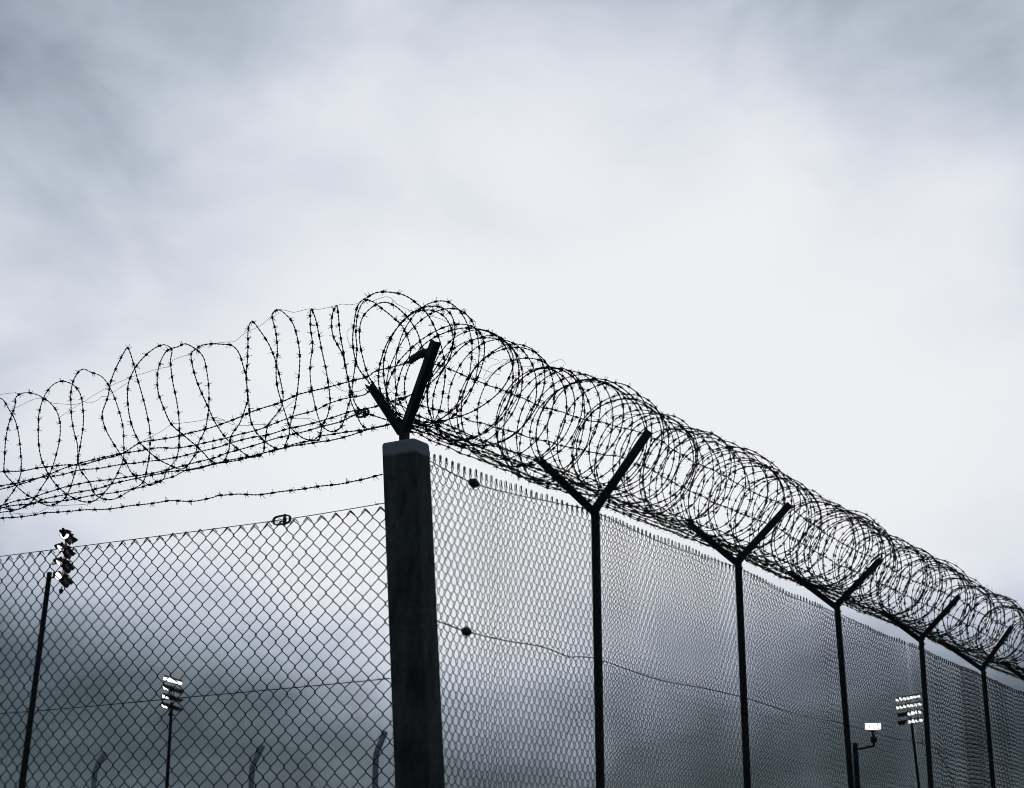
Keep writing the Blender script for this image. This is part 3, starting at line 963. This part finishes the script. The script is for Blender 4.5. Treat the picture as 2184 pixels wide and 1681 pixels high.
RX = [0, 2.1, 3.0, 4.0, 4.25, 5.9, 7.7, 8.3, 9.9, 11.3, 12.2]
RZ = [3.812, 3.838, 3.852, 3.858, 3.842, 3.800, 3.778, 3.772, 3.754, 3.725, 3.72]


def rpos(s):
    z = float(np.interp(s, RX, RZ)) - .030
    return -.006 + .014 * sn(s, 2.1, .4) + .008 * sn(s, 5.3, 1.0), z + .0035 * sn(s, 41, 0) + rnd.uniform(-.0012, .0012) + .004 * sn(s, 6.1, 0) + .003 * sn(s, 17, 2) - .010 * max(0, math.sin(s * math.pi / 2.0)), .005 * sn(s, 3.3, 1) + .005 * sn(s, 9.1, 2) + rnd.uniform(-.0008, .0008)


lm = Thing('chain_link_mesh', 'open wide-diamond chain link mesh of the side fence, ends folded over its top wire', 'wire mesh', (0, 1.6, 0))
fabric(lm, 80, .012, .091, .089, 3.42, .0060, .0026, 'folded',
       lambda s: (.012 * sn(s, 2.2, .3) + .005 * sn(s, 7.0, 1), 3.497 + .0065 * s + .004 * sn(s, 5.1, 1) + rnd.uniform(-.0015, .0015), .006 * sn(s, 4.0, 0) + rnd.uniform(-.001, .001)), 'y', 500)
WR, HR = .0535, .083
rm = Thing('chain_link_mesh', 'long fine chain link mesh between corner post and fourth forked post, knuckled top', 'wire mesh', (3.8, 0, 0))
n1 = int((7.58 - .04) / (WR / 2))
fabric(rm, n1, .04, WR, HR, 3.70, .0115, .0022, 'knuckled', rpos, 'x', 700, 4)
sm_ = Thing('chain_link_mesh', 'narrow strip of chain link mesh either side of the fourth forked post', 'wire mesh', (7.98, 0, 0))
fabric(sm_, int((8.32 - 7.592) / (WR / 2)), 7.592, WR, HR, 3.66, .0115, .0022, 'knuckled', rpos, 'x', 800)
fm = Thing('chain_link_mesh', 'darker sagging chain link mesh beyond the fourth forked post', 'wire mesh', (10.2, 0, 0))


def fpos(s):
    off, z, ds = rpos(s)
    return off + .02 * sn(s, 2.6, 0), z - .010 * sn(s, 3.0, .5), ds


fabric(fm, int((12.15 - 8.33) / (.050 / 2)), 8.33, .050, .080, 3.64, .0125, .0026, 'knuckled', fpos, 'x', 900)
# frayed edge of that roll hanging away from the line wire
C_ = [(8.13, -.02, 2.93), (8.19, -.05, 2.84), (8.27, -.07, 2.76), (8.33, -.08, 2.68), (8.40, -.07, 2.58), (8.44, -.05, 2.45), (8.45, -.03, 2.3), (8.44, -.02, 2.0)]
P = spline(C_, step=.006)
s = np.arange(len(P)) * .006
P[:, 0] += .016 * np.sin(s / .08 * 2 * np.pi)
P[:, 1] += .010 * np.cos(s / .08 * 2 * np.pi)
mb = MB()
tube(mb, P, .0026, 4)
P2 = P.copy()
P2[:, 0] -= .03 * np.sin(s / .08 * 2 * np.pi) - .01
tube(mb, P2, .0024, 4)
fm.part('loose_wire', mb.mesh('loose_wire', M_LINK))
P3 = spline([(7.70, -.02, 3.25), (7.66, -.03, 3.1), (7.72, -.04, 2.98), (7.68, -.05, 2.9), (7.78, -.05, 2.97), (7.80, -.04, 2.86), (7.74, -.03, 2.78)], step=.01)
mb = MB()
tube(mb, P3, .0022, 4)
sm_.part('loose_wire', mb.mesh('loose_wire', M_LINK))


# ------------------------------------------------------------------ line wires
def line_wire(label, C, r, ties=(), group=None):
    P = spline(C, step=.03)
    th = Thing('line_wire', label, 'wire', tuple(P[0]), group)
    mb = MB()
    tube(mb, P, r, 5)
    th.part('wire', mb.mesh('line', M_LINK))
    s = np.r_[0, np.cumsum(np.linalg.norm(np.diff(P, axis=0), axis=1))]
    for q in ties:
        i = min(len(P) - 2, int(np.searchsorted(s, q)))
        T = P[i + 1] - P[i]
        T /= np.linalg.norm(T)
        A = np.cross(T, (0, 0, 1.0))
        B = np.cross(A, T)
        a = np.linspace(0, 4.4 * np.pi, 22)
        Q = P[i] + T * (np.linspace(-.010, .010, 22))[:, None] + (A * np.cos(a)[:, None] + B * np.sin(a)[:, None]) * .0042
        Q = np.vstack([Q, Q[-1] + T * .006 + B * .012])
        mb = MB()
        tube(mb, Q, .0013, 3)
        th.part('tie', mb.mesh('tie', M_LINK))
    return th


lt = line_wire('straight wire holding the top edge of the side fence mesh, with looped tensioner',
               [(0, .10, 3.513), (0, .7, 3.503), (0, 1.4, 3.508), (0, 2.1, 3.516), (0, 2.85, 3.525), (0, 3.56, 3.532)], .0023, (.06,))
line_wire('wire laced through the middle of the side fence mesh', [(0, .06, 2.640), (0, .7, 2.632), (0, 1.35, 2.627), (0, 2.1, 2.619), (0, 2.74, 2.618), (0, 3.56, 2.622)],
          .0025, (.02, .05, .5, .95, 1.6, 2.3))
rt = line_wire('wire through the top of the receding fence mesh, with drum strainer near corner post',
               [(.06, 0, 3.782), (.236, 0, 3.762), (.626, -.003, 3.732), (1.065, 0, 3.760), (1.5, 0, 3.80), (1.99, .0, 3.838), (3.0, 0, 3.81), (4.08, 0, 3.845), (5.0, 0, 3.79), (6.0, 0, 3.80), (7.0, 0, 3.765), (8.05, 0, 3.765), (9.9, 0, 3.742), (12.0, 0, 3.71)],
               .0027, (1.2, 1.7, 2.6, 3.3))
rmw = line_wire('wire across the middle of the receding fence mesh, with dark strainer near corner post',
                [(.16, -.012, 2.955), (.364, -.012, 2.948), (.559, -.012, 2.936), (.95, -.012, 2.938), (1.315, -.012, 2.953), (1.62, -.012, 2.935), (1.72, -.014, 2.946), (1.986, -.012, 2.961), (2.74, -.012, 2.929), (3.4, -.012, 2.945), (4.09, -.012, 2.949), (5.0, -.012, 2.925), (5.955, -.012, 2.937), (7.0, -.012, 2.915), (7.5, -.012, 2.934), (8.04, -.012, 2.93), (8.79, -.012, 2.902), (9.95, -.012, 2.93), (12.0, -.012, 2.92)],
                .0034, (.22, .35, .64, .9, 1.15, 1.45, 1.9, 2.3, 2.6, 3.0, 3.3, 3.8, 4.4, 5.0, 5.6, 6.2, 6.9, 7.6, 8.2, 9.0, 10, 11))


def looped_tensioner(th, c, t, L=.094, H=.048):
    """oval frame with a winding spindle"""
    c, t = np.array(c, float), np.array(t, float)
    t /= np.linalg.norm(t)
    n = np.cross(t, (0, 0, 1.0))
    n /= np.linalg.norm(n)
    b = np.cross(n, t)
    a = np.linspace(0, 2 * np.pi, 29)
    ca, sa = np.cos(a), np.sin(a)
    Q = c + t * (np.sign(ca) * np.abs(ca) ** .6 * (L / 2 - .004))[:, None] + b * (np.sign(sa) * np.abs(sa) ** .7 * (H / 2 - .004))[:, None]
    mb = MB()
    T, A, B = frames(Q)
    tube(mb, Q + n * .004, .0042, 6)
    tube(mb, Q - n * .004, .0042, 6)
    fr_ = th.part('tensioner', mb.mesh('tensioner_frame', M_FIT))
    mb = MB()
    cc_ = c - t * L * .16
    lathe(mb, [(-H * .62, .002), (-H * .6, .006), (-H * .3, .006), (-H * .28, .0105), (H * .22, .0095), (H * .24, .006), (H * .55, .006), (H * .57, .002)], cc_, b, 8)
    obj('spindle', mb.mesh('spindle', M_FIT), fr_)
    mb = MB()
    q = np.linspace(0, 1, 24)
    tube(mb, c + t * ((q - .35) * L * .75)[:, None] + b * (np.sin(q * 15) * .011)[:, None], .0016, 4)
    q = np.linspace(0, 1, 30)
    tube(mb, c + t * (L * .5 + q * .05)[:, None] + b * (np.sin(q * 26) * .005 * (1 - q))[:, None] + n * (np.cos(q * 26) * .005)[:, None], .0022, 4)
    obj('wound_wire', mb.mesh('wound_wire', M_LINK), fr_)


looped_tensioner(lt, (-.006, .764, 3.500), (0, 1, -.01), .118, .052)
looped_tensioner(LTH['d'], (.12, .359, 4.045), (0, 1, -.06), .085, .045)


def drum_strainer(th, c, t, s=1.0):
    mb = MB()
    lathe(mb, [(x * s, y * s) for x, y in [(-.036, .003), (-.033, .012), (-.024, .021), (-.006, .0245), (.000, .0215), (.004, .0245), (.020, .020), (.032, .012), (.046, .006), (.058, .0035), (.064, .002)]], c, t, 12)
    d_ = th.part('strainer', mb.mesh('strainer', M_FIT))
    mb = MB()
    lathe(mb, [(-.034 * s, .0045), (.034 * s, .0045)], np.array(c) + (0, 0, -.004), (.3, 0, 1), 6)
    obj('spindle', mb.mesh('spindle', M_FIT), d_)


drum_strainer(rt, (.625, -.010, 3.730), (1, 0, -.03), 1.0)
drum_strainer(rmw, (.559, -.016, 2.935), (1, 0, .0), .95)
# ribbed insulator between the long corner arm and the strand
A0, A1 = np.array((-.089, -.085, 4.202)), np.array((-.082, -.173, 4.240))
d_ = A1 - A0
Ln = np.linalg.norm(d_)
mb = MB()
pr = [(-.012, .003), (-.002, .008)]
for q in range(7):
    pr += [(Ln * q / 7 + .001, .0185), (Ln * (q + .6) / 7, .0195), (Ln * (q + .85) / 7, .0150)]
pr += [(Ln, .009), (Ln + .03, .006), (Ln + .034, .001)]
lathe(mb, pr, A0, d_, 12)
LTH['a'].part('insulator', mb.mesh('insulator', M_FIT))
# hooks tying the side mesh to the corner post
for k in range(26):
    z_ = 3.44 - k * .089
    c_ = CB + (CT - CB) * (z_ / 3.803)
    y0 = c_[1] + .1
    P = spline([(-.02, y0 - .012, z_ + .004), (-.012, y0 + .006, z_ + .004), (-.004, y0 + .012, z_), (.004, y0 + .006, z_ - .005), (.0, y0 - .010, z_ - .004)], step=.004)
    mb = MB()
    tube(mb, P, .0014, 4)
    lm.part('hook', mb.mesh('hook', M_LINK))
for k in range(30):
    z_ = 3.70 - k * .083 + rnd.uniform(-.01, .01)
    c_ = CB + (CT - CB) * (z_ / 3.803)
    x0 = c_[0] + .071
    P = spline([(x0 - .01, -.02, z_ + .004), (x0 + .004, -.03, z_ + .005), (x0 + .009, -.012, z_), (x0 + .003, .004, z_ - .006)], step=.004)
    mb = MB()
    tube(mb, P, .0015, 4)
    rm.part('hook', mb.mesh('hook', M_LINK))

# ------------------------------------------------------------------ cranked posts inside
CR = [('cranked galvanised tube post inside the compound, seen close to the corner post', (7.923, 5.855), (7.912, 5.871, 3.10), (7.956, 5.809, 3.299)),
      ('cranked galvanised tube post inside the compound, between the other two cranked posts', (8.282, 7.833), (8.276, 7.840, 3.075), (8.335, 7.770, 3.272)),
      ('cranked galvanised tube post with barbed stubs, inside and farthest from the corner post', (7.677, 9.675), (7.685, 9.667, 3.061), (7.743, 9.609, 3.237))]
for lab, b_, kn, tp in CR:
    th = Thing('cranked_post', lab, 'fence post', (b_[0], b_[1], 0), 'cranked tube posts')
    kn, tp, b3 = np.array(kn), np.array(tp), np.array((b_[0], b_[1], 0))
    d = tp - kn
    dl = d / np.linalg.norm(d)
    tp = kn + dl * (np.linalg.norm(d) + .03)
    C_ = [b3, b3 * .5 + kn * .5, kn - (0, 0, .30), kn - (0, 0, .13), kn - (0, 0, .06), kn - (0, 0, .015) + dl * .008, kn + dl * .05, kn + dl * .12, tp - dl * .01]
    P = spline(C_, step=.02)
    mb = MB()
    tube(mb, P, .032, 14)
    th.part('tube', mb.mesh('tube', M_CRANK))
    mb = MB()
    lathe(mb, [(-.004, .0335), (.010, .0335), (.019, .026), (.023, .012), (.024, .001)], tp - dl * .01, dl, 14)
    th.part('end_cap', mb.mesh('end_cap', M_CRANK))
    for q in (.35, .6, .85):
        mb = MB()
        p = kn + (tp - kn) * q + RT_np * -.031
        tube(mb, [p, p - RT_np * .018 + (0, 0, .003)], .004, 5)
        th.part('bracket', mb.mesh('bracket', M_CRANK))


# ------------------------------------------------------------------ floodlight masts
def lamp_mesh_parts():
    """bell housing opening along -Z with a lens and an eyelid visor; built once, shared"""
    mb = MB()
    lathe(mb, [(.42, .02), (.40, .07), (.30, .10), (.22, .13), (.10, .235), (.0, .265), (-.02, .275), (.0, .255), (.05, .20)], (0, 0, 0), (0, 0, 1), 14)
    hs = mb.mesh('lamp_housing', M_LAMPB)
    mb = MB()
    lathe(mb, [(-.005, .001), (-.004, .12), (.004, .248), (.012, .248)], (0, 0, 0), (0, 0, 1), 16)
    ln = mb.mesh('lamp_lens', M_LENS)
    mb = MB()
    a = np.linspace(-.2, np.pi + .2, 12)
    V, F = [], []
    for x_, r_, dz in ((0, .276, 0.0), (1, .290, -.30)):
        for q in a:
            V.append((math.cos(q) * r_, math.sin(q) * r_, dz * (.35 + .65 * max(0, math.sin(q)))))
    for x_, r_, dz in ((1, .280, -.30), (0, .264, 0.0)):
        for q in a:
            V.append((math.cos(q) * r_, math.sin(q) * r_, dz * (.35 + .65 * max(0, math.sin(q)))))
    n = len(a)
    for l in range(3):
        for i in range(n - 1):
            F.append([l * n + i, l * n + i + 1, (l + 1) * n + i + 1, (l + 1) * n + i])
    mb.add(V, F)
    vs = mb.mesh('visor', M_LAMPB)
    return hs, ln, vs


HS, LN, VS = lamp_mesh_parts()


def mast(label, xy, H, arm_az, aim, tilt=28, arm=3.3, nl=6, lsc=.8, lean=0.0, off=0.0):
    """tapered pole, four cross-arms, each carrying a row of lamps; aim(row, i) gives the azimuth a lamp faces"""
    base = np.array((xy[0], xy[1], 0.0))
    foot = base + RT_np * lean * H
    th = Thing('floodlight_mast', label, 'floodlight', tuple(foot), 'tall floodlight masts')
    mb = MB()
    zz = np.linspace(0, H - 2.0, 12)
    tube(mb, foot + (base - foot) * (zz / H)[:, None] + np.stack([zz * 0, zz * 0, zz], -1), np.linspace(.19, .125, 12), 14)
    th.part('pole', mb.mesh('pole', M_MAST))
    d = np.array((math.cos(arm_az), math.sin(arm_az), 0))
    if off:
        mb = MB()
        for dz in (2.1, 1.4):
            tube(mb, [base + (0, 0, H - dz - .2), base + RT_np * off + (0, 0, H - dz)], .04, 5)
        th.part('outrigger', mb.mesh('outrigger', M_MAST))
        base = base + RT_np * off
    mb = MB()
    for s_ in (-.22, .22):
        tube(mb, [base + d * s_ + (0, 0, H - 2.35), base + d * s_ + (0, 0, H)], .032, 6)
    th.part('head_frame', mb.mesh('head_frame', M_MAST))
    for row in range(4):
        z_ = H - row * .74
        mb = MB()
        tube(mb, [base - d * (arm / 2) + (0, 0, z_), base + d * (arm / 2) + (0, 0, z_)], .07, 6)
        th.part('cross_arm', mb.mesh('cross_arm', M_MAST))
        for i in range(nl):
            az = aim(row, i)
            if az is None:
                continue
            az += math.radians(rnd.uniform(-14, 14))
            tl = tilt + rnd.uniform(-9, 9)
            p = base + d * ((i + .5) / nl - .5) * arm * 1.02 + (0, 0, z_ - .14)
            f = Vector((math.cos(az) * math.cos(math.radians(tl)), math.sin(az) * math.cos(math.radians(tl)), -math.sin(math.radians(tl))))
            zl = -f
            xl = Vector((0, 0, 1)).cross(zl).normalized()
            yl = zl.cross(xl)
            p = p + np.array(f) * .12
            M = Matrix(((xl.x, yl.x, zl.x, p[0]), (xl.y, yl.y, zl.y, p[1]), (xl.z, yl.z, zl.z, p[2]), (0, 0, 0, 1)))
            h_ = bpy.data.objects.new('lamp', HS)
            col.objects.link(h_)
            h_.parent = th.e
            h_.matrix_parent_inverse = th.inv
            h_.matrix_basis = M @ Matrix.Scale(lsc, 4)
            for nm, me in (('lens', LN), ('visor', VS)):
                c_ = bpy.data.objects.new(nm, me)
                col.objects.link(c_)
                c_.parent = h_
    mb = MB()
    b_ = base + d * .35 + (0, 0, H - 3.0)
    tube(mb, [base + (0, 0, H - 2.75), base + d * .25 + (0, 0, H - 2.8), b_], .03, 5)
    lathe(mb, [(-.16, .02), (-.12, .10), (.06, .10), (.10, .03)], b_, (0, 0, 1), 8)
    th.part('ballast_box', mb.mesh('ballast_box', M_MAST))
    return th


def toward(xy, turn=0):
    """azimuth from a mast to the camera, turned"""
    return math.atan2(CAM.y - xy[1], CAM.x - xy[0]) + math.radians(turn)


m1, m2, m3 = (53.45, 59.55), (99.85, 93.70), (149.05, 46.80)
v1, v2, v3 = toward(m1), toward(m2), toward(m3)
mast('tall floodlight mast whose lamps are stacked edge-on, seen through the side fence', m1, 19.75, v1 + math.radians(-10),
     lambda r, i: v1 + math.radians((5 if i == 4 else 100) if r == 0 else (-48 if i == 5 else 112)), 24, 2.4, 6, .85, -.047, .62)
mast('tall floodlight mast with four slanting rows of lamps, seen through the side fence', m2, 19.7, v2 + math.radians(-24),
     lambda r, i: v2 + math.radians(-12 if r == 0 else (128 if i < 4 else -52)), 26, 3.5, 6, .8)
mast('tall floodlight mast with four lit rows of lamps, seen through the receding fence', m3, 20.4, v3 + math.radians(36),
     lambda r, i: (None if (r == 3 and i in (2,)) else v3 + math.radians(-25 if not (r >= 2 and i < 3) else 140)), 22, 3.9, 7, .72, .05)

# small floodlight on a bracket
fp = np.array((54.37, 17.64, 0.0))
th = Thing('floodlight_pole', 'pole with a bracketed wide floodlight glowing white behind the third forked post', 'floodlight', tuple(fp))
mb = MB()
zz = np.linspace(0, 7.35, 8)
tube(mb, fp + np.stack([zz * 0, zz * 0, zz], -1), np.linspace(.12, .10, 8), 12)
th.part('pole', mb.mesh('pole', M_MAST))
rr_ = RT_np * 1.0
e_ = fp + rr_ * .70 + (0, 0, 7.36)
mb = MB()
tube(mb, [fp + (0, 0, 7.12), fp + rr_ * .25 + (0, 0, 7.16), e_ - (0, 0, .10)], .045, 6)
tube(mb, [e_ - (0, 0, .12), e_ + (0, 0, .18), e_ + (0, 0, .48)], .05, 6)
lathe(mb, [(-.05, .05), (0, .13), (.14, .14), (.2, .05)], e_ + (0, 0, .05), (0, 0, 1), 8)
th.part('bracket', mb.mesh('bracket', M_MAST))
fc = np.array((CAM.x - e_[0], CAM.y - e_[1], 0))
fc /= np.linalg.norm(fc)
fx = np.cross(fc, (0, 0, 1.0))
Mx = Matrix(((fx[0], fc[0], 0, e_[0] + fx[0] * 0), (fx[1], fc[1], 0, e_[1]), (0, 0, 1, e_[2] + .62), (0, 0, 0, 1))) @ Matrix.Rotation(math.radians(-14), 4, 'X')
mb = MB()
V0 = [(-.24, -.16, -.10), (.24, -.16, -.10), (.24, -.16, .10), (-.24, -.16, .10), (-.31, .07, -.14), (.31, .07, -.14), (.31, .07, .14), (-.31, .07, .14)]
mb.add(np.array(V0) @ np.array(Mx.to_3x3()).T + np.array(Mx.translation), [[0, 1, 2, 3], [4, 5, 1, 0], [5, 6, 2, 1], [6, 7, 3, 2], [7, 4, 0, 3], [4, 7, 6, 5]])
hs_ = th.part('lamp', mb.mesh('lamp', M_LAMPB, False))
mb = MB()
box(mb, (-.295, .072, -.125), (.295, .082, .125), Mx)
obj('lens', mb.mesh('lens', M_LENS, False), hs_)

# ------------------------------------------------------------------ shrubby tree far behind
tp_ = np.array((50.3, 14.25, 0.0))
th = Thing('tree', 'dark tree top with spiky shoots beside a mast, at the foot of the mesh', 'tree', tuple(tp_))
mb = MB()
tube(mb, spline([tp_, tp_ + (.05, .02, 1.2), tp_ + (-.05, .05, 2.6), tp_ + (.0, .0, 4.2), tp_ + (.02, .0, 5.1)], step=.3), np.linspace(.16, .03, len(spline([tp_, tp_ + (.05, .02, 1.2), tp_ + (-.05, .05, 2.6), tp_ + (.0, .0, 4.2), tp_ + (.02, .0, 5.1)], step=.3))), 8)
for k in range(16):
    h = rnd.uniform(1.5, 4.6)
    a = rnd.uniform(0, 6.28)
    L_ = (5.2 - h) * .35 + .2
    p = tp_ + (0, 0, h)
    tube(mb, [p, p + (math.cos(a) * L_ * .5, math.sin(a) * L_ * .5, L_ * .35), p + (math.cos(a) * L_, math.sin(a) * L_, L_ * .9)], [.05, .03, .012], 5)
th.part('trunk', mb.mesh('trunk', M_BARK))
mb = MB()
V, F = [], []
for k in range(2600):
    h = rnd.uniform(1.4, 5.0)
    rmax = (5.35 - h) * .42 + .05
    a = rnd.uniform(0, 6.28)
    q = rmax * math.sqrt(rnd.random())
    c_ = tp_ + (math.cos(a) * q, math.sin(a) * q, h + rnd.uniform(-.1, .25))
    d = np.array((rnd.gauss(0, 1), rnd.gauss(0, 1), rnd.gauss(.5, 1)))
    d /= np.linalg.norm(d)
    e = np.cross(d, (rnd.gauss(0, 1), rnd.gauss(0, 1), rnd.gauss(0, 1)))
    e /= np.linalg.norm(e)
    L_ = rnd.uniform(.08, .17)
    n = len(V)
    V += [c_, c_ + d * L_ * .5 + e * L_ * .22, c_ + d * L_, c_ + d * L_ * .5 - e * L_ * .22]
    F.append([n, n + 1, n + 2, n + 3])
for k in range(9):
    a = rnd.uniform(0, 6.28)
    p = tp_ + (math.cos(a) * rnd.uniform(0, .35), math.sin(a) * rnd.uniform(0, .35), 5.0)
    top_ = p + (rnd.uniform(-.12, .12), rnd.uniform(-.12, .12), rnd.uniform(.25, .55))
    tube(mb, [p, top_], [.035, .012], 4)
mb.add(V, F)
th.part('crown', mb.mesh('crown', M_LEAF, False))
